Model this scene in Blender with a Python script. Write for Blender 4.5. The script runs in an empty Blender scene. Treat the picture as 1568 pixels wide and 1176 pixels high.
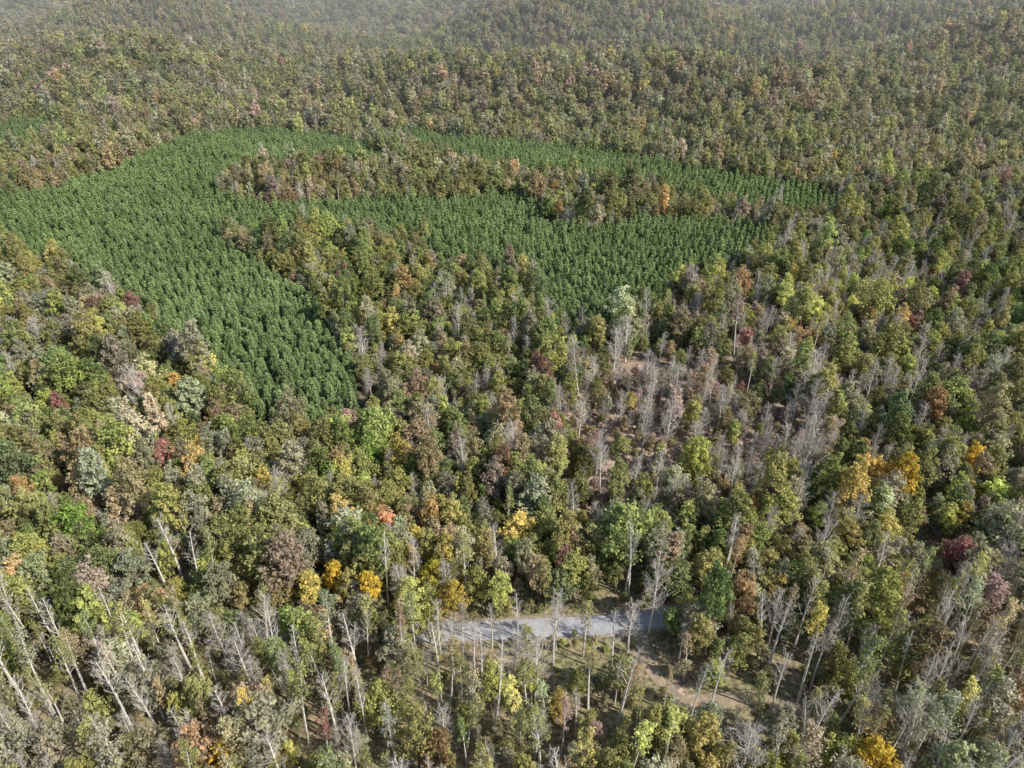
import bpy, math, numpy as np
from math import radians
from mathutils import Vector
rng = np.random.default_rng(11)
scene = bpy.context.scene

# ------------------------------------------------------------------ terrain
def sm(a, b, t):
    t = np.clip((t-a)/(b-a), 0, 1)
    return t*t*(3-2*t)
def G(x, y, cx, cy, sx, sy, A):
    return A*np.exp(-0.5*((x-cx)/sx)**2-0.5*((y-cy)/sy)**2)
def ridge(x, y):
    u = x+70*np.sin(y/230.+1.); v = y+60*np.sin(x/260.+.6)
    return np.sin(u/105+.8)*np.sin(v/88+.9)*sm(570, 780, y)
def H(x, y):
    x = np.asarray(x, float); y = np.asarray(y, float)
    u = x+60*np.sin(y/170.+.5); v = y+50*np.sin(x/190.)
    roll = 7*np.sin(u/82+.4)*np.sin(v/97+1.1)+3.2*np.sin(u/41+v/60)+8*np.sin(u/210+v/330+2)
    r = roll*sm(180, 700, y)*(1+.6*sm(500, 800, y)+1.1*sm(1000, 2200, y))
    r = r+G(x,y,0,700,130,60,44)+G(x,y,300,660,110,60,30)+G(x,y,-330,790,170,80,22)+G(x,y,560,800,150,80,44)
    r = r-G(x,y,0,940,700,90,34)+G(x,y,180,1150,200,90,42)+G(x,y,-420,1200,240,100,44)+G(x,y,750,1250,200,120,44)-G(x,y,0,1480,1200,110,26)
    r = r+G(x,y,-800,1700,350,150,50)+G(x,y,150,1750,300,120,44)+G(x,y,1100,1800,350,160,50)
    r = r+G(x,y,100,235,85,60,9)+G(x,y,-150,200,60,80,5)-G(x,y,-40,260,60,60,3)
    r = r+ridge(x,y)*22
    r = r+35*sm(2600, 5500, y)
    return r
CAMZ = 120.0
PITCH = radians(30.5)

# ------------------------------------------------------------------ ground plan (metres; x = east, y = north)
# stand outlines as base-36 pairs on a 1 m grid (x offset by 650)
PLAN='a4ahb1awbnbhbscsc0ead1fbebfcf8ekftd9fmcgeucze2ckdlbodpaqeia9fjamg9avh3avgy9hg598fe99ev90ec99ej8nf485fn7mg86lgp5mgw50gr4lgj4lg94pfq58f95rek6hdp77d17tbp8rb191h1avhtb4ifatik9vj39jjm9njva5kia1ld9wli98ky7wk97kjw7kjn6yjd6liy67in68ib6xia7nhv82hc87gz8lgx9qfkfzgzevj0eekodvm0cwmwbwngacmb9zlrakksbgjbc4i0cdggdpfreg6vfi8cg195fc91eg8fd2je4xj95bix4gjj4djy4iij4yiq43kq53k95tkn5jg537j85miz2eh532is4ufk5jjw3ehk30ka52l64wei31fb30fw2zgm2wh82vhl2vi72wiu2yjp36ke3clk3nmd3w'
PT=[(int(PLAN[i:i+2],36)-650.0,float(int(PLAN[i+2:i+4],36))) for i in range(0,len(PLAN)-3,4)]
assert len(PT)==113, len(PT)
PINES={'A':PT[0:39],'B':PT[39:62],'C':PT[62:76],'D':PT[76:81]}
CLEARS=[p+(r,) for p,r in zip(PT[81:101],[35,24,21,26,18,10,12,11,11,10,6,12,5,5,11,7,6,5,9,7])]
ROAD=[(-128,109),(-99,108),(-78,107),(-52,104),(-30,103),(-17,103),(5,104),(28,106),(59,114),(84,120),(126,131),(155,140)]
TRACK=[(26,105),(26,101),(27,95),(28.3,91),(31.6,87),(38,87),(44,88),(54,85)]

def in_poly(x, y, poly):
    ins = np.zeros(x.shape, bool); n = len(poly)
    for i in range(n):
        x1,y1 = poly[i]; x2,y2 = poly[(i+1)%n]
        c = ((y1>y)!=(y2>y))
        if y1==y2: continue
        ins ^= c & (x < (x2-x1)*(y-y1)/(y2-y1)+x1)
    return ins
def clearing(x, y):
    m = np.zeros(np.shape(x))
    for cx,cy,r in CLEARS:
        d = np.hypot(x-cx, y-cy)
        m = np.maximum(m, 1-sm(r*0.45, r*1.15, d+ 2*np.sin(x*.7+y*.3)+2*np.sin(y*.6-x*.4)))
    return m
def resample(pts, step=2.0):
    pts = np.array(pts, float); out = []
    n = len(pts)
    for i in range(n-1):
        p0=pts[max(i-1,0)];p1=pts[i];p2=pts[i+1];p3=pts[min(i+2,n-1)]
        k = max(2, int(np.linalg.norm(p2-p1)/step))
        for j in range(k):
            t=j/k
            out.append(0.5*((2*p1)+(-p0+p2)*t+(2*p0-5*p1+4*p2-p3)*t*t+(-p0+3*p1-3*p2+p3)*t**3))
    out.append(pts[-1]); return np.array(out)
ROADC = resample(ROAD); TRACKC = resample(TRACK)
def dist_line(x, y, L):
    d = np.full(x.shape, 1e9)
    for px,py in L[::2]:
        d = np.minimum(d, (x-px)**2+(y-py)**2)
    return np.sqrt(d)

# ------------------------------------------------------------------ materials
def newmat(name):
    m = bpy.data.materials.new(name); m.use_nodes = True
    nt = m.node_tree; nt.nodes.clear()
    return m, nt, nt.nodes.new('ShaderNodeOutputMaterial')
def leaf_material(name, transl=0.3):
    m, nt, out = newmat(name); N=nt.nodes; L=nt.links
    at = N.new('ShaderNodeAttribute'); at.attribute_type='INSTANCER'; at.attribute_name='tcol'
    av = N.new('ShaderNodeAttribute'); av.attribute_type='GEOMETRY'; av.attribute_name='var'
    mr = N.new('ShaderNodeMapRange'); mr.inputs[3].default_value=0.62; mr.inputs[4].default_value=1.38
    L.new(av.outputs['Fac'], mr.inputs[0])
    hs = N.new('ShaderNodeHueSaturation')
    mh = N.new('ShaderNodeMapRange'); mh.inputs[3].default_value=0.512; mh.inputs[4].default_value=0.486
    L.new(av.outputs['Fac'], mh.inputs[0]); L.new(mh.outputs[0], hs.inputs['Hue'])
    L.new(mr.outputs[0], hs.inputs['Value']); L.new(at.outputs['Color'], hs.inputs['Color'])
    d = N.new('ShaderNodeBsdfDiffuse'); t = N.new('ShaderNodeBsdfTranslucent')
    mx = N.new('ShaderNodeMixShader'); mx.inputs[0].default_value=transl
    L.new(hs.outputs[0], d.inputs[0]); L.new(hs.outputs[0], t.inputs[0])
    L.new(d.outputs[0], mx.inputs[1]); L.new(t.outputs[0], mx.inputs[2]); L.new(mx.outputs[0], out.inputs[0])
    return m
def noise_material(name, c1, c2, scale, detail=4):
    m, nt, out = newmat(name); N=nt.nodes; L=nt.links
    tc = N.new('ShaderNodeTexCoord'); no = N.new('ShaderNodeTexNoise')
    no.inputs['Scale'].default_value=scale; no.inputs['Detail'].default_value=detail
    L.new(tc.outputs['Object'], no.inputs['Vector'])
    cr = N.new('ShaderNodeValToRGB'); cr.color_ramp.elements[0].position=.35; cr.color_ramp.elements[1].position=.65
    cr.color_ramp.elements[0].color=(*c1,1); cr.color_ramp.elements[1].color=(*c2,1)
    L.new(no.outputs['Fac'], cr.inputs[0])
    b = N.new('ShaderNodeBsdfDiffuse')
    L.new(cr.outputs[0], b.inputs[0]); L.new(b.outputs[0], out.inputs[0])
    return m
M_LEAF = leaf_material('broad_leaves', .35)
M_NEEDLE = leaf_material('pine_needles', .15)
M_BARK = noise_material('bark_brown', (.16,.13,.10), (.32,.27,.22), 3)
M_PALE = noise_material('bark_pale', (.64,.60,.52), (.87,.82,.74), 1.2)
M_TWIG = noise_material('twigs_grey', (.46,.42,.37), (.64,.59,.52), 1.0)

# ------------------------------------------------------------------ mesh builder
class MB:
    def __init__(s): s.v=[]; s.f=[]; s.m=[]; s.a=[]; s.n=0
    def tube(s, pts, rad, sides=5, mat=0):
        pts=[np.array(p,float) for p in pts]; k=len(pts)
        for i,p in enumerate(pts):
            t = pts[min(i+1,k-1)]-pts[max(i-1,0)]; t/=np.linalg.norm(t)+1e-9
            a = np.cross(t,[0.3,0.9,0.1]); a/=np.linalg.norm(a)+1e-9; b=np.cross(t,a)
            for j in range(sides):
                th=2*math.pi*j/sides
                s.v.append(tuple(p+rad[i]*(math.cos(th)*a+math.sin(th)*b)))
        for i in range(k-1):
            for j in range(sides):
                q=s.n+i*sides; j2=(j+1)%sides
                s.f.append((q+j,q+j2,q+sides+j2,q+sides+j)); s.m.append(mat); s.a.append(.5)
        s.n+=k*sides
    def leaves(s, C, Nn, size, aspect, var, mat=1, tan=None):
        n=len(C); Nn=Nn/(np.linalg.norm(Nn,axis=1,keepdims=True)+1e-9)
        R=rng.normal(size=(n,3)) if tan is None else tan
        T=R-(R*Nn).sum(1,keepdims=True)*Nn; T/=np.linalg.norm(T,axis=1,keepdims=True)+1e-9
        B=np.cross(Nn,T); sz=np.asarray(size).reshape(-1,1)
        V=np.stack([C+T*sz, C+B*sz*aspect-T*sz*.1, C-T*sz, C-B*sz*aspect+T*sz*.1],1).reshape(-1,3)
        s.v.extend(map(tuple,V))
        idx=(np.arange(n*4).reshape(-1,4)+s.n).tolist(); s.f.extend(map(tuple,idx))
        s.m.extend([mat]*n); s.a.extend(list(var)); s.n+=n*4
    def mesh(s, name, mats):
        me=bpy.data.meshes.new(name); me.from_pydata([tuple(map(float,v)) for v in s.v],[],s.f)
        for m in mats: me.materials.append(m)
        me.polygons.foreach_set('material_index', np.array(s.m,np.int32))
        at=me.attributes.new('var','FLOAT','FACE'); at.data.foreach_set('value', np.array(s.a,np.float32))
        me.update(); return me

def blob(mb, c, r, n, size, flat=.8, mat=1):
    D=rng.normal(size=(n,3)); D/=np.linalg.norm(D,axis=1,keepdims=True)
    rr=(rng.random((n,1))**.6)*r*1.2
    C=c+D*rr*np.array([1,1,flat])*rng.uniform(.7,1.3,(1,3))
    Nn=D*.6+np.array([0,0,.5])+rng.normal(size=(n,3))*.42
    cv=rng.uniform(.15,.85)
    var=np.clip(cv+rng.normal(size=n)*.2,0,1)
    mb.leaves(C,Nn,size*rng.uniform(.6,1.35,n),.6,var,mat)

def broadleaf(name, Ht, R, base, nclump, nleaf, ls, cr=(.6,1.5), mats=None):
    mb=MB()
    lean=rng.normal(size=2)*.5
    tp=[(lean[0]*t+.15*math.sin(5*t),lean[1]*t,Ht*.82*t) for t in np.linspace(0,1,7)]
    mb.tube(tp,[.32*(1-.75*t)*Ht/18 for t in np.linspace(0,1,7)],6,0)
    z0=Ht*base; cz=(z0+Ht)/2; hz=(Ht-z0)/2
    ph=rng.uniform(0,6.28,4)
    for i in range(nclump):
        z=1-2*(i+.5)/nclump; z=z*.95; th=i*2.399+rng.normal()*.35
        q=math.sqrt(max(0,1-z*z))*(1-.22*max(z,0))
        lob=1+.24*math.sin(2*th+ph[0]+z)+.2*math.sin(3*th+ph[1]+2*z)+.16*rng.normal()
        f=rng.uniform(.66,1.0)*lob
        if rng.random()<.2: f*=.5
        c=np.array([R*q*math.cos(th)*f, R*q*math.sin(th)*f, cz+hz*z*(.9+.17*rng.normal())])
        c[:2]+=lean*.7
        if z<-.6 and rng.random()<.4: continue
        za=max(z0*.7, c[2]-R*q*.8-1.2); za=min(za,Ht*.78)
        p0=np.array([lean[0]*za/Ht,lean[1]*za/Ht,za]); mid=(p0+c)/2+np.array([0,0,-.3])+rng.normal(size=3)*.2
        mb.tube([p0,mid,c],[.1,.06,.02],3,0)
        r=rng.uniform(*cr)*(R/4)
        blob(mb,c,r,int(nleaf*(.5+.5*r)),ls)
    return mb.mesh(name,mats or [M_BARK,M_LEAF])

def skeleton(mb, Ht, start, spread, nprim, nsec, ntw, tr=.2, matT=0, matB=0, up=1.2, twr=.022):
    ends=[]
    w=rng.normal(size=2)*.6
    def tp(t): return np.array([w[0]*t*t+.2*math.sin(4*t+w[0]), w[1]*t*t, Ht*.97*t])
    ts=np.linspace(0,1,8); mb.tube([tp(t) for t in ts],[tr*(1-.85*t)+.015 for t in ts],6,matT)
    for i in range(nprim):
        t=start+(1-start)*(i/nprim)**.9; t=min(t,.96)
        th=i*2.4+rng.normal()*.4; L=spread*(1-.62*(t-start)/(1-start))*rng.uniform(.7,1.25)
        d=np.array([math.cos(th),math.sin(th),up*rng.uniform(.6,1.3)]); d/=np.linalg.norm(d)
        p0=tp(t); p1=p0+d*L*.5+rng.normal(size=3)*.15; d2=d+np.array([0,0,.35]); p2=p1+d2/np.linalg.norm(d2)*L*.55
        r0=.24*tr*(1-t)+.03
        mb.tube([p0,p1,p2],[r0,r0*.6,twr*.7],3,matT if i<nprim*.5 else matB)
        ends.append(p2)
        for j in range(nsec):
            s_=rng.uniform(.2,1.0); a=p0+(p1-p0)*s_*2 if s_<.5 else p1+(p2-p1)*(s_*2-1)
            e=d*.7+rng.normal(size=3)*.6+np.array([0,0,.4]); e/=np.linalg.norm(e)
            l=L*rng.uniform(.25,.5); b=a+e*l
            mb.tube([a,(a+b)/2+rng.normal(size=3)*.06,b],[.028,.022,twr*.6],3,matB)
            ends.append(b)
            for k in range(ntw):
                a2=a+(b-a)*rng.uniform(.2,1); e2=e*.6+rng.normal(size=3)*.6+np.array([0,0,.35]); e2/=np.linalg.norm(e2)
                b2=a2+e2*l*rng.uniform(.35,.8)
                mb.tube([a2,b2],[twr*.8,twr*.4],3,matB)
    return ends
def bare(name,Ht,start,spread,nprim,nsec,ntw,twr=.022,tr=.2):
    mb=MB(); skeleton(mb,Ht,start,spread,nprim,nsec,ntw,tr=tr,matT=0,matB=1,twr=twr)
    return mb.mesh(name,[M_PALE,M_TWIG])
def poplar(name,Ht,start,spread,nprim,nleaf,ls,matp):
    mb=MB(); ends=skeleton(mb,Ht,start,spread,nprim,4,2,tr=.28,matT=0,matB=1,twr=.02)
    for e in ends:
        if rng.random()<.8: blob(mb,e,rng.uniform(.45,1.0),nleaf,ls,mat=2)
    return mb.mesh(name,[matp,M_TWIG,M_LEAF])
def pine(name,Ht,R,nwh,nbr,ntuft,ls):
    mb=MB(); mb.tube([(0,0,Ht*t) for t in np.linspace(0,1,6)],[.16*(1-.9*t) for t in np.linspace(0,1,6)],5,0)
    for i in range(nwh):
        t=.18+.8*i/(nwh-1); z=Ht*t
        Rz=R*(1-((t-.18)/.84)**1.7)*rng.uniform(.85,1.1)+.15
        for j in range(nbr):
            th=2*math.pi*j/nbr+i*1.1+rng.normal()*.15; rr=Rz*rng.uniform(.8,1.15)
            a=np.array([0,0,z]); b=np.array([rr*math.cos(th),rr*math.sin(th),z+.28*rr])
            mb.tube([a,b],[.035,.012],3,0)
            s_=rng.random(ntuft)**.7
            C=a+(b-a)*s_[:,None]+rng.normal(size=(ntuft,3))*np.array([.17,.17,.12])
            D=np.tile((b-a)/np.linalg.norm(b-a),(ntuft,1))+rng.normal(size=(ntuft,3))*.5+[0,0,.3]
            Nn=rng.normal(size=(ntuft,3))*.5+[0,0,1]
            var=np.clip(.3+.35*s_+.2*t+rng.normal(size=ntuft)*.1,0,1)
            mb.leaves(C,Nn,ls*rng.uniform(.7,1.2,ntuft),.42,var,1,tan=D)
    return mb.mesh(name,[M_BARK,M_NEEDLE])

ME={}
for i,(h,r,b,nc,nl) in enumerate([(17,4.3,.28,78,46),(20,3.8,.30,74,46),(15,4.6,.22,84,44),(21,4.0,.38,66,42),(17,3.2,.25,62,44),(18,4.7,.34,66,28)]):
    ME['oak%d'%i]=broadleaf('broadleaf_tree_mesh',h,r,b,nc,nl,.38)
ME['pop0']=poplar('poplar_tree_mesh',21,.5,2.4,18,9,.22,M_PALE)
ME['pop1']=poplar('poplar_tree_mesh',19,.55,2.7,16,11,.22,M_PALE)
ME['pop2']=poplar('poplar_tree_mesh',17,.38,2.6,20,13,.22,M_BARK)
ME['bare0']=bare('bare_tree_mesh',19,.46,3.2,18,6,4,tr=.31)
ME['bare1']=bare('bare_tree_mesh',17,.32,4.2,26,8,5,tr=.30,twr=.026)
ME['bare2']=bare('bare_tree_mesh',22,.58,2.6,16,5,4,tr=.33)
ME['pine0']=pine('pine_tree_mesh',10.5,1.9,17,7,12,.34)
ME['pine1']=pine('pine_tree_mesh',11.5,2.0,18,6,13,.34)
for i,(h,r,b) in enumerate([(17,4.3,.25),(20,3.8,.3),(15,4.6,.2)]):
    ME['lod%d'%i]=broadleaf('broadleaf_tree_mesh',h,r,b,34,22,.64,cr=(1.0,1.8))
ME['lodbare']=bare('bare_tree_mesh',16,.32,3.9,14,5,3,twr=.07)
ME['lodpine']=pine('pine_tree_mesh',11,2.1,10,6,6,.6)
SP={'oak':'broadleaf_tree','pop':'poplar_tree','bar':'bare_tree','pin':'pine_tree','lod':'broadleaf_tree'}
def spname(k): return 'bare_tree' if k=='lodbare' else 'pine_tree' if k=='lodpine' else SP[k[:3]]

PROTO={}; HERO=[]
def place(kind,x,y,col,sc=1.0,rot=None,name=None):
    o=bpy.data.objects.new(name or spname(kind),ME[kind]); scene.collection.objects.link(o)
    o.location=(x,y,float(H(x,y))-.15); o.rotation_euler=(0,0,rng.uniform(0,6.28) if rot is None else rot)
    o.scale=(sc,sc,sc*1.1); o['tcol']=[col[0],col[1],col[2],1.0]
    HERO.append((x,y,3.8*sc))
    if kind not in PROTO: PROTO[kind]=o
    return o
YEL=(.80,.60,.10); ORA=(.62,.42,.16); YGR=(.50,.52,.15); BGR=(.31,.44,.11); RED=(.42,.21,.18); MAU=(.54,.41,.34); GRN=(.24,.28,.11)
OLI=(.40,.395,.16); BRN=(.51,.42,.25); GRY=(.46,.45,.30)
PIN=(.235,.325,.135)
TREES=[(-37,111,'oak4',YEL,.85),(-33,136,'oak4',YEL,.75),(-32,129,'oak1',ORA,.65),(-29,106,'oak1',YEL,.8),(-22,118,'oak4',YEL,.65),(-16,111,'oak5',(.62,.55,.09),.8),
(114,147,'oak0',YEL,.9),(116,167,'oak4',(.75,.68,.07),.8),(93,140,'oak1',(.65,.48,.09),1.0),(-36,151,'oak0',BGR,.95),(24,119,'oak2',(.38,.44,.16),1.5),(46,147,'oak0',YGR,1.05),
(94,114,'oak2',RED,1.1),(-81,184,'oak2',MAU,.9),(-145,248,'oak4',(.52,.36,.30),.9),(23,400,'oak0',ORA,1.0),(-12,106,'oak5',(.64,.5,.12),.75),(58,70,'oak2',(.72,.55,.10),1.0),
(-47,72,'oak4',YEL,.8),(46,105,'oak0',(.50,.36,.19),1.0),(28,103,'bare1',GRY,1.35),(-47,224,'bare1',GRY,1.2),(55,130,'oak4',ORA,.8),(12,180,'oak4',RED,.7),
(78,176,'oak1',GRN,.9),(96,161,'oak0',OLI,.9),(8,95,'bare0',GRY,1.1),(35,82,'bare2',GRY,1.2),(49,93,'bare2',GRY,1.15),(53,87,'bare2',GRY,1.1),(-7,91,'bare2',GRY,1.0),(3,91,'pop1',OLI,1.0),(19,93,'bare0',GRY,1.1),(-11,92,'bare0',GRY,1.05),
(-85,86,'pop0',GRY,1.15),(-78,87,'pop1',BRN,1.15),(-66,79,'bare2',GRY,1.2),(-185,296,'pine0',PIN,1.1),(-55,187,'pine1',PIN,1.1),
(77,113,'bare0',GRY,1.1),(17,120,'oak5',OLI,.9),(3,150,'oak3',BRN,.9),(-95,122,'oak5',BGR,1.1),(-18,80,'pop2',OLI,1.1),(-37,133,'oak3',OLI,.9),(35,95,'oak1',(.46,.42,.17),.8),(10,110,'oak2',(.26,.30,.15),.85),
(-14,97,'bare0',GRY,1.0),(1,97,'bare2',GRY,.95),(14,97,'pop1',OLI,.95),(23,98,'bare1',GRY,1.0),(-4,99,'bare0',GRY,.8)]
for x,y,k,c,s in TREES: place(k,x,y,c,s*.76)
for i,k in enumerate(k for k in ME if k.startswith('lod')):
    place(k,(i-2)*60.0+15,720.0+i*12 if k!='lodpine' else 470.,OLI if k!='lodpine' else PIN,.75)
assert all(k in PROTO for k in ME), [k for k in ME if k not in PROTO]

# ------------------------------------------------------------------ forest scatter
def grid(sp, y0, y1, jit=.95, sx=.77, mx=45):
    ys=np.arange(y0,y1,sp*.87); X=[];Y=[]
    for i,yy in enumerate(ys):
        w=sx*yy+mx; xs=np.arange(-w,w,sp)+(sp/2 if i%2 else 0)
        X.append(xs);Y.append(np.full(xs.shape,yy))
    X=np.concatenate(X);Y=np.concatenate(Y)
    return X+rng.uniform(-.5,.5,X.shape)*sp*jit, Y+rng.uniform(-.5,.5,X.shape)*sp*jit
PAL=np.array([OLI,(.25,.285,.125),GRY,(.49,.50,.18),BRN,(.60,.43,.21),(.70,.58,.18),(.44,.25,.20),(.57,.44,.37),(.32,.37,.14)])
WN=np.array([.32,.12,.18,.20,.08,.009,.009,.007,.014,.15])
WF=np.array([.36,.08,.27,.10,.15,.004,.003,.003,.025,.09])
def fld(x,y,s,p): return np.sin(x/s+p+1.3*np.sin(y/s*.7+p))*np.sin(y/s*1.1+2*p+1.1*np.sin(x/s*.8))
Y1=(-29,122);Y2=(104,152)
def colours(x,y,under=False):
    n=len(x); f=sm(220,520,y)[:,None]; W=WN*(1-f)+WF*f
    a=fld(x,y,38,.3)[:,None]; b=fld(x,y,25,2.1)[:,None]; c=fld(x,y,90,4.)[:,None]
    W=W*np.exp(np.concatenate([0*a,-a,.4*a,b,a,.9*a+b,1.2*b+.5*a,a,a+.5*c,-a+.3*b],1))
    front=(1-sm(110,150,y))[:,None]
    W=W*(1+front*np.array([[.3,-.6,.5,.4,1.2,.6,.6,0,.3,-.5]]))
    yy=(G(x,y,*Y1,14,14,1)+G(x,y,*Y2,18,16,1))[:,None]; W=W*(1+yy*np.array([[0,0,0,1,0,8,12,0,0,0]]))
    cl=clearing(x,y)[:,None]; W=W*(1+cl*np.array([[.3,-.9,.3,1.2,2,.3,0,7,18,-.7]]))
    # relief shading put into colour choice: ridge crowns paler and browner, hollows darker and greener
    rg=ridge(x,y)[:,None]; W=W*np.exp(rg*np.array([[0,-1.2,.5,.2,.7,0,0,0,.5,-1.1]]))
    W=np.cumsum(W,1); W/=W[:,-1:]
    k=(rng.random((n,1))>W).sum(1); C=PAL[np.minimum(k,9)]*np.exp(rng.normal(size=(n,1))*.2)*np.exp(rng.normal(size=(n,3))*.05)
    avg=np.array([.41,.39,.255]); C=C*(1-.28*f)+avg*(.28*f)  # distance haze mixed into the colour of far trees
    if under: C=C*.5+np.array([.38,.35,.18])*.5*(1-cl)+np.array([.50,.37,.29])*.5*cl
    return C
def apply_hero(x,y,keep):
    for hx,hy,r in HERO: keep&=np.hypot(x-hx,y-hy)>r
    return keep
FARP=[(560,1900),(1150,1950),(1150,2150),(620,2120)]
def inpines(x,y):
    m=np.zeros(x.shape,bool)
    for p in list(PINES.values())+[FARP]: m|=in_poly(x,y,p)
    return m
rx0,rx1=-17,28
def road_front(x,y):   # cleared verge on the near side of the open piece of road
    yr=np.interp(x,ROADC[:,0],ROADC[:,1]); return (x>rx0)&(x<rx1)&(y<yr)&(y>yr-14)
X=[];Y=[];K=[];S=[];C=[]
def emit(x,y,k,s,c): X.append(x);Y.append(y);K.append(k);S.append(s);C.append(c)
kinds=list(ME); KI={k:i for i,k in enumerate(kinds)}
for sp,y0,y1 in [(4.0,35,150),(4.05,150,430),(4.4,430,560),(5.7,560,1250),(9.0,1250,2800)]:
    x,y=grid(sp,y0,y1); keep=~inpines(x,y)
    dt=dist_line(x,y+3,TRACKC)
    keep&=dist_line(x,y,ROADC)>3.5; keep&=dist_line(x,y,TRACKC)>2.2; keep&=(dt>6)|(rng.random(x.shape)<.5)
    keep=apply_hero(x,y,keep)
    keep&=~((rng.random(x.shape)<.42)&(clearing(x,y)>.4))
    x=x[keep];y=y[keep];n=len(x); LD=430
    front=1-sm(98,116,y); greyr=G(x,y,140,250,100,80,.20)+G(x,y,-20,215,30,20,.08)+G(x,y,95,150,45,35,.08)
    cl=clearing(x,y)
    u=rng.random(n); pb=.045+.25*front+greyr+.34*cl+.05*(fld(x,y,60,1.)>.55); pp=.03+.38*front
    k=np.where(y>LD, rng.integers(0,3,n)+KI['lod0'], rng.integers(0,6,n)+KI['oak0'])
    isb=u<pb; isp=(u>=pb)&(u<pb+pp)&(y<LD)
    k=np.where(isb,np.where(y>LD,KI['lodbare'],np.where((y>118),KI['bare1'],KI['bare0']+rng.integers(0,3,n))),k)
    k=np.where(isp,KI['pop0']+rng.integers(0,3,n),k)
    s=np.exp(np.clip(rng.normal(size=n)*(.25 if sp<5 else .32)+.10*fld(x,y,33,.7),-.6,.6))*.53*(1 if sp<5 else sp/4.6)
    thin=(k>=KI['pop0'])&(k<=KI['bare2'])&(y<130)
    tall=np.where(thin,1.45,np.where(k==KI['bare1'],1.12,1.0))
    s=np.where((cl>.4)&(k<=KI['oak5']),s*.72,s)
    rf=road_front(x,y); drop=rf&(rng.random(n)<.72); k=np.where(rf,np.where(rng.random(n)<.7,KI['bare0']+rng.integers(0,3,n),KI['pop0']),k)
    sz=tall*s*rng.uniform(.9,1.3,n)*(1 if sp<5 else (4.6/sp)**.95)
    sz=np.where(thin|rf,np.clip(sz,.6,1.0),sz)
    s3=np.stack([s*rng.uniform(.85,1.15,n)*tall**.6,s*rng.uniform(.85,1.15,n)*tall**.6,sz],1)
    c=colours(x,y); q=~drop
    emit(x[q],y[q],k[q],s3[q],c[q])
# roadside trees overhanging the rest of the road
rc=ROADC[::2]; rc=rc[(rc[:,0]<rx0+1)|(rc[:,0]>rx1+2)]
for off,pr in ((-4.2,.95),(3.6,.6)):
    q=rng.random(len(rc))<pr; x=rc[q,0]+rng.normal(size=q.sum())*.8; y=rc[q,1]+off+rng.normal(size=q.sum())*.5; n=len(x)
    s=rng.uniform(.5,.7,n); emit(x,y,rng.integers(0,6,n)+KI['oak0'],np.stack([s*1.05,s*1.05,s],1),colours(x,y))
# understory
x,y=grid(3.3,35,200); keep=~inpines(x,y); keep&=dist_line(x,y,ROADC)>3.2; keep&=dist_line(x,y,TRACKC)>1.7
keep&=(rng.random(x.shape)<.55)|(clearing(x,y)>.3)
x=x[keep];y=y[keep];n=len(x); s=rng.uniform(.10,.32,n); rf=road_front(x,y); s=np.where(rf,s*.5,s); s=np.where(dist_line(x,y+2,TRACKC)<4,s*.6,s)
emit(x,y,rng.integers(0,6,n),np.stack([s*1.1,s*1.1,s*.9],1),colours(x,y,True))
def forest(name,X,Y,K,S,C,kinds):
    n=len(X); me=bpy.data.meshes.new(name); me.vertices.add(n)
    co=np.stack([X,Y,H(X,Y)-.1],1); me.vertices.foreach_set('co',co.astype(np.float32).ravel())
    def att(nm,ty,key,arr,dt=np.float32):
        a=me.attributes.new(nm,ty,'POINT'); a.data.foreach_set(key,np.ascontiguousarray(arr,dtype=dt).ravel())
    att('kind','INT','value',K,np.int32); att('scl','FLOAT_VECTOR','vector',S)
    att('tcol','FLOAT_COLOR','color',np.concatenate([C,np.ones((n,1))],1))
    R=np.stack([rng.normal(size=n)*.05,rng.normal(size=n)*.05,rng.uniform(0,6.283,n)],1); att('rot','FLOAT_VECTOR','vector',R)
    me.update(); o=bpy.data.objects.new(name,me); scene.collection.objects.link(o)
    ng=bpy.data.node_groups.new(name,'GeometryNodeTree')
    ng.interface.new_socket('Geometry',in_out='INPUT',socket_type='NodeSocketGeometry')
    ng.interface.new_socket('Geometry',in_out='OUTPUT',socket_type='NodeSocketGeometry')
    N=ng.nodes;L=ng.links; gi=N.new('NodeGroupInput');go=N.new('NodeGroupOutput'); jn=N.new('GeometryNodeJoinGeometry')
    def na(nm,ty):
        q=N.new('GeometryNodeInputNamedAttribute'); q.data_type=ty; q.inputs['Name'].default_value=nm; return q
    ak=na('kind','INT');as_=na('scl','FLOAT_VECTOR');ar=na('rot','FLOAT_VECTOR')
    for k in kinds:
        if not (K==KI[k]).any(): continue
        cp=N.new('FunctionNodeCompare'); cp.data_type='INT'; cp.operation='EQUAL'
        ii=[i for i in cp.inputs if i.enabled and i.type=='INT']
        L.new(ak.outputs[0],ii[0]); ii[1].default_value=KI[k]
        oi=N.new('GeometryNodeObjectInfo'); oi.transform_space='ORIGINAL'; oi.inputs['Object'].default_value=PROTO[k]; oi.inputs['As Instance'].default_value=True
        ip=N.new('GeometryNodeInstanceOnPoints'); L.new(gi.outputs[0],ip.inputs['Points']); L.new(cp.outputs[0],ip.inputs['Selection'])
        L.new(oi.outputs['Geometry'],ip.inputs['Instance']); L.new(ar.outputs[0],ip.inputs['Rotation']); L.new(as_.outputs[0],ip.inputs['Scale'])
        L.new(ip.outputs[0],jn.inputs[0])
    L.new(jn.outputs[0],go.inputs[0])
    md=o.modifiers.new('scatter','NODES'); md.node_group=ng
    return o
X=np.concatenate(X);Y=np.concatenate(Y);K=np.concatenate(K);S=np.concatenate(S);C=np.concatenate(C)
forest('deciduous_forest',X,Y,K,S,C,kinds)
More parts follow.
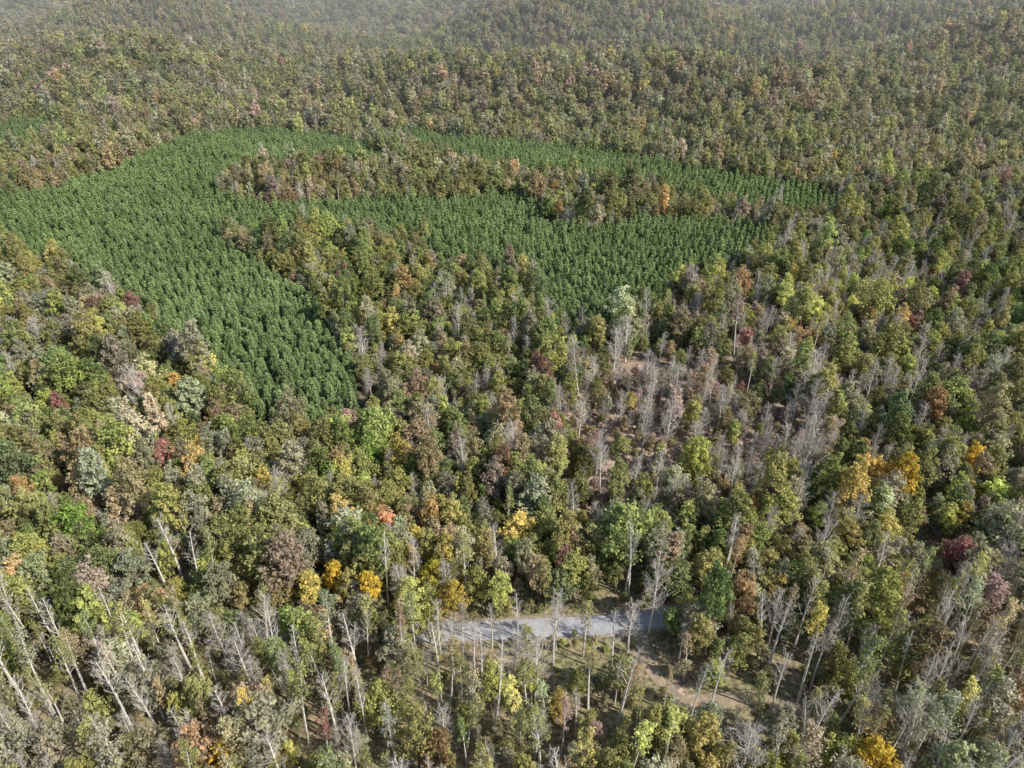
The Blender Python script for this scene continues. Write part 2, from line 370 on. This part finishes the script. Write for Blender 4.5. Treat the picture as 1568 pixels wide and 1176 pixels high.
# pine plantation in planted rows
X=[];Y=[]
for nm,poly in list(PINES.items())+[('E',FARP)]:
    pa=np.array(poly); c=pa.mean(0); R=np.abs(pa-c).max()*1.5; far=nm=='E'
    rs,al=(3.0,1.8) if not far else (9,8)
    a=radians(62 if nm in 'AD' else 70); u=np.arange(-R,R,rs); v=np.arange(-R,R,al)
    U,V=np.meshgrid(u,v); U=U+rng.normal(size=U.shape)*.2; V=V+rng.normal(size=U.shape)*.4
    x=(c[0]+V*math.cos(a)-U*math.sin(a)).ravel(); y=(c[1]+V*math.sin(a)+U*math.cos(a)).ravel()
    wob=2*np.sin(x/9)+2*np.sin(y/7)
    m=in_poly(x+wob,y+wob*.6,poly)&(np.abs(x)<.82*y+70)&(rng.random(x.shape)>.05); X.append(x[m]);Y.append(y[m])
X=np.concatenate(X);Y=np.concatenate(Y);n=len(X)
K=np.where(Y>340,KI['lodpine'],KI['pine0']+rng.integers(0,2,n)); s=np.exp(rng.normal(size=n)*.13)*.72; s=np.where(Y>1200,2.5,s)
S=np.stack([s,s,s*np.exp(rng.normal(size=n)*.08)],1)
C=np.array(PIN)*np.exp(rng.normal(size=(n,1))*.13+.10*fld(X,Y,30,1.)[:,None])
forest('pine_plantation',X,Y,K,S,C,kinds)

# ------------------------------------------------------------------ ground
def axis(fine, lim, end, g):
    v=list(np.arange(0,lim,fine)); st=fine
    while v[-1]<end: st*=g; v.append(v[-1]+st)
    return np.array(v)
ax=axis(3.5,220,6000,1.045); xs=np.concatenate([-ax[:0:-1],ax]); ys=np.concatenate([-axis(8,60,400,1.2)[:0:-1],axis(3,320,8000,1.03)])
XX,YY=np.meshgrid(xs,ys); ZZ=H(XX,YY); V=np.stack([XX,YY,ZZ],-1).reshape(-1,3); nx,ny=len(xs),len(ys)
I=np.arange(nx*ny).reshape(ny,nx); Fq=np.stack([I[:-1,:-1],I[:-1,1:],I[1:,1:],I[1:,:-1]],-1).reshape(-1,4)
me=bpy.data.meshes.new('forest_floor'); me.from_pydata(V.tolist(),[],Fq.tolist())
a=me.attributes.new('clear','FLOAT','POINT'); a.data.foreach_set('value',clearing(XX,YY).astype(np.float32).ravel())
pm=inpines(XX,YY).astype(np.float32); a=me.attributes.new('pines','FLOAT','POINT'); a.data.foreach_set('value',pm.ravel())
me.polygons.foreach_set('use_smooth',[True]*len(me.polygons)); me.update()
gr=bpy.data.objects.new('ground',me); scene.collection.objects.link(gr)
m,nt,out=newmat('leaf_litter'); N=nt.nodes;L=nt.links
tc=N.new('ShaderNodeTexCoord')
def nz(s,d): q=N.new('ShaderNodeTexNoise'); q.inputs['Scale'].default_value=s; q.inputs['Detail'].default_value=d; L.new(tc.outputs['Object'],q.inputs['Vector']); return q
def ramp(c1,c2,a_=.38,b_=.62):
    q=N.new('ShaderNodeValToRGB'); q.color_ramp.elements[0].position=a_;q.color_ramp.elements[1].position=b_
    q.color_ramp.elements[0].color=(*c1,1);q.color_ramp.elements[1].color=(*c2,1); return q
n1=nz(.12,6);r1=ramp((.36,.28,.18),(.26,.25,.13)); L.new(n1.outputs[0],r1.inputs[0])
n2=nz(1.3,5);r2=ramp((.5,.5,.5),(1.3,1.3,1.3)); L.new(n2.outputs[0],r2.inputs[0])
n3=nz(.25,5);r3=ramp((.58,.44,.36),(.42,.31,.23)); L.new(n3.outputs[0],r3.inputs[0])
ac=N.new('ShaderNodeAttribute');ac.attribute_name='clear'; ap=N.new('ShaderNodeAttribute');ap.attribute_name='pines'
mA=N.new('ShaderNodeMix');mA.data_type='RGBA';L.new(ac.outputs['Fac'],mA.inputs[0]);L.new(r1.outputs[0],mA.inputs[6]);L.new(r3.outputs[0],mA.inputs[7])
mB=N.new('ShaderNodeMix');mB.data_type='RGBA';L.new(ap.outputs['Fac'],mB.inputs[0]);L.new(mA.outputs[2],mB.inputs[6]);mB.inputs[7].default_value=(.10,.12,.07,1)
mC=N.new('ShaderNodeMix');mC.data_type='RGBA';mC.blend_type='MULTIPLY';mC.inputs[0].default_value=1;L.new(mB.outputs[2],mC.inputs[6]);L.new(r2.outputs[0],mC.inputs[7])
bs=N.new('ShaderNodeBsdfDiffuse');L.new(mC.outputs[2],bs.inputs[0]);L.new(bs.outputs[0],out.inputs[0]); me.materials.append(m)
def strip(name,Cn,w,dz,mat,wv=0):
    T=np.gradient(Cn,axis=0);T/=np.linalg.norm(T,axis=1,keepdims=True);Nn=np.stack([-T[:,1],T[:,0]],1)
    vs=[];fs=[];k=5
    for i in range(len(Cn)):
        ww=w*(1+wv*math.sin(i*1.7)+wv*math.sin(i*.6))
        for j in range(k):
            p=Cn[i]+Nn[i]*ww*((j/(k-1))-.5); vs.append((p[0],p[1],float(H(p[0],p[1]))+dz-(.03 if j in(0,k-1) else 0)))
    for i in range(len(Cn)-1):
        for j in range(k-1): q=i*k+j; fs.append((q,q+1,q+k+1,q+k))
    me=bpy.data.meshes.new(name);me.from_pydata(vs,[],fs);me.materials.append(mat);o=bpy.data.objects.new(name,me);scene.collection.objects.link(o);return o
strip('road_shoulder',ROADC,6.4,.07,noise_material('gravel_verge',(.28,.23,.16),(.42,.36,.27),1.5),.06)
strip('asphalt_road',ROADC,4.8,.12,noise_material('worn_asphalt',(.38,.38,.40),(.48,.48,.50),.8))
strip('dirt_track',TRACKC,2.8,.06,noise_material('dirt',(.32,.26,.18),(.46,.37,.27),.9),.15)

# ------------------------------------------------------------------ haze, light, camera
SUN_EL,SUN_AZ=radians(40),radians(117)
bpy.ops.mesh.primitive_cube_add(size=1,location=(0,4450,110)); hz=bpy.context.object; hz.name='atmosphere_haze'; hz.scale=(9000,8000,400)
m=bpy.data.materials.new('haze');m.use_nodes=True;nt=m.node_tree;nt.nodes.clear();o=nt.nodes.new('ShaderNodeOutputMaterial');vs=nt.nodes.new('ShaderNodeVolumeScatter')
vs.inputs['Color'].default_value=(.94,.96,1,1);vs.inputs['Density'].default_value=.00027;vs.inputs['Anisotropy'].default_value=0
nt.links.new(vs.outputs[0],o.inputs['Volume']);hz.data.materials.append(m)
w=bpy.data.worlds.new('World');scene.world=w;w.use_nodes=True;nt=w.node_tree;bg=nt.nodes['Background'];sk=nt.nodes.new('ShaderNodeTexSky');sk.sky_type='NISHITA';sk.sun_disc=False
sk.sun_elevation=SUN_EL;sk.sun_rotation=SUN_AZ;sk.altitude=200;nt.links.new(sk.outputs[0],bg.inputs[0]);bg.inputs[1].default_value=.14
ld=bpy.data.lights.new('sun','SUN');ld.energy=5;ld.angle=radians(.53);ld.color=(1,.94,.85);so=bpy.data.objects.new('sun',ld);scene.collection.objects.link(so)
dv=Vector((math.cos(SUN_EL)*math.sin(SUN_AZ),math.cos(SUN_EL)*math.cos(SUN_AZ),math.sin(SUN_EL)));so.rotation_euler=dv.to_track_quat('Z','Y').to_euler();so.location=(200,-50,300)
cd=bpy.data.cameras.new('camera');co=bpy.data.objects.new('camera',cd);scene.collection.objects.link(co);co.location=(0,0,CAMZ);co.rotation_euler=(radians(90)-PITCH,0,0)
cd.sensor_width=36;cd.lens=18/math.tan(radians(35));cd.clip_end=20000;cd.clip_start=1;scene.camera=co
scene.view_settings.view_transform='Standard';scene.view_settings.look='None';scene.view_settings.exposure=0
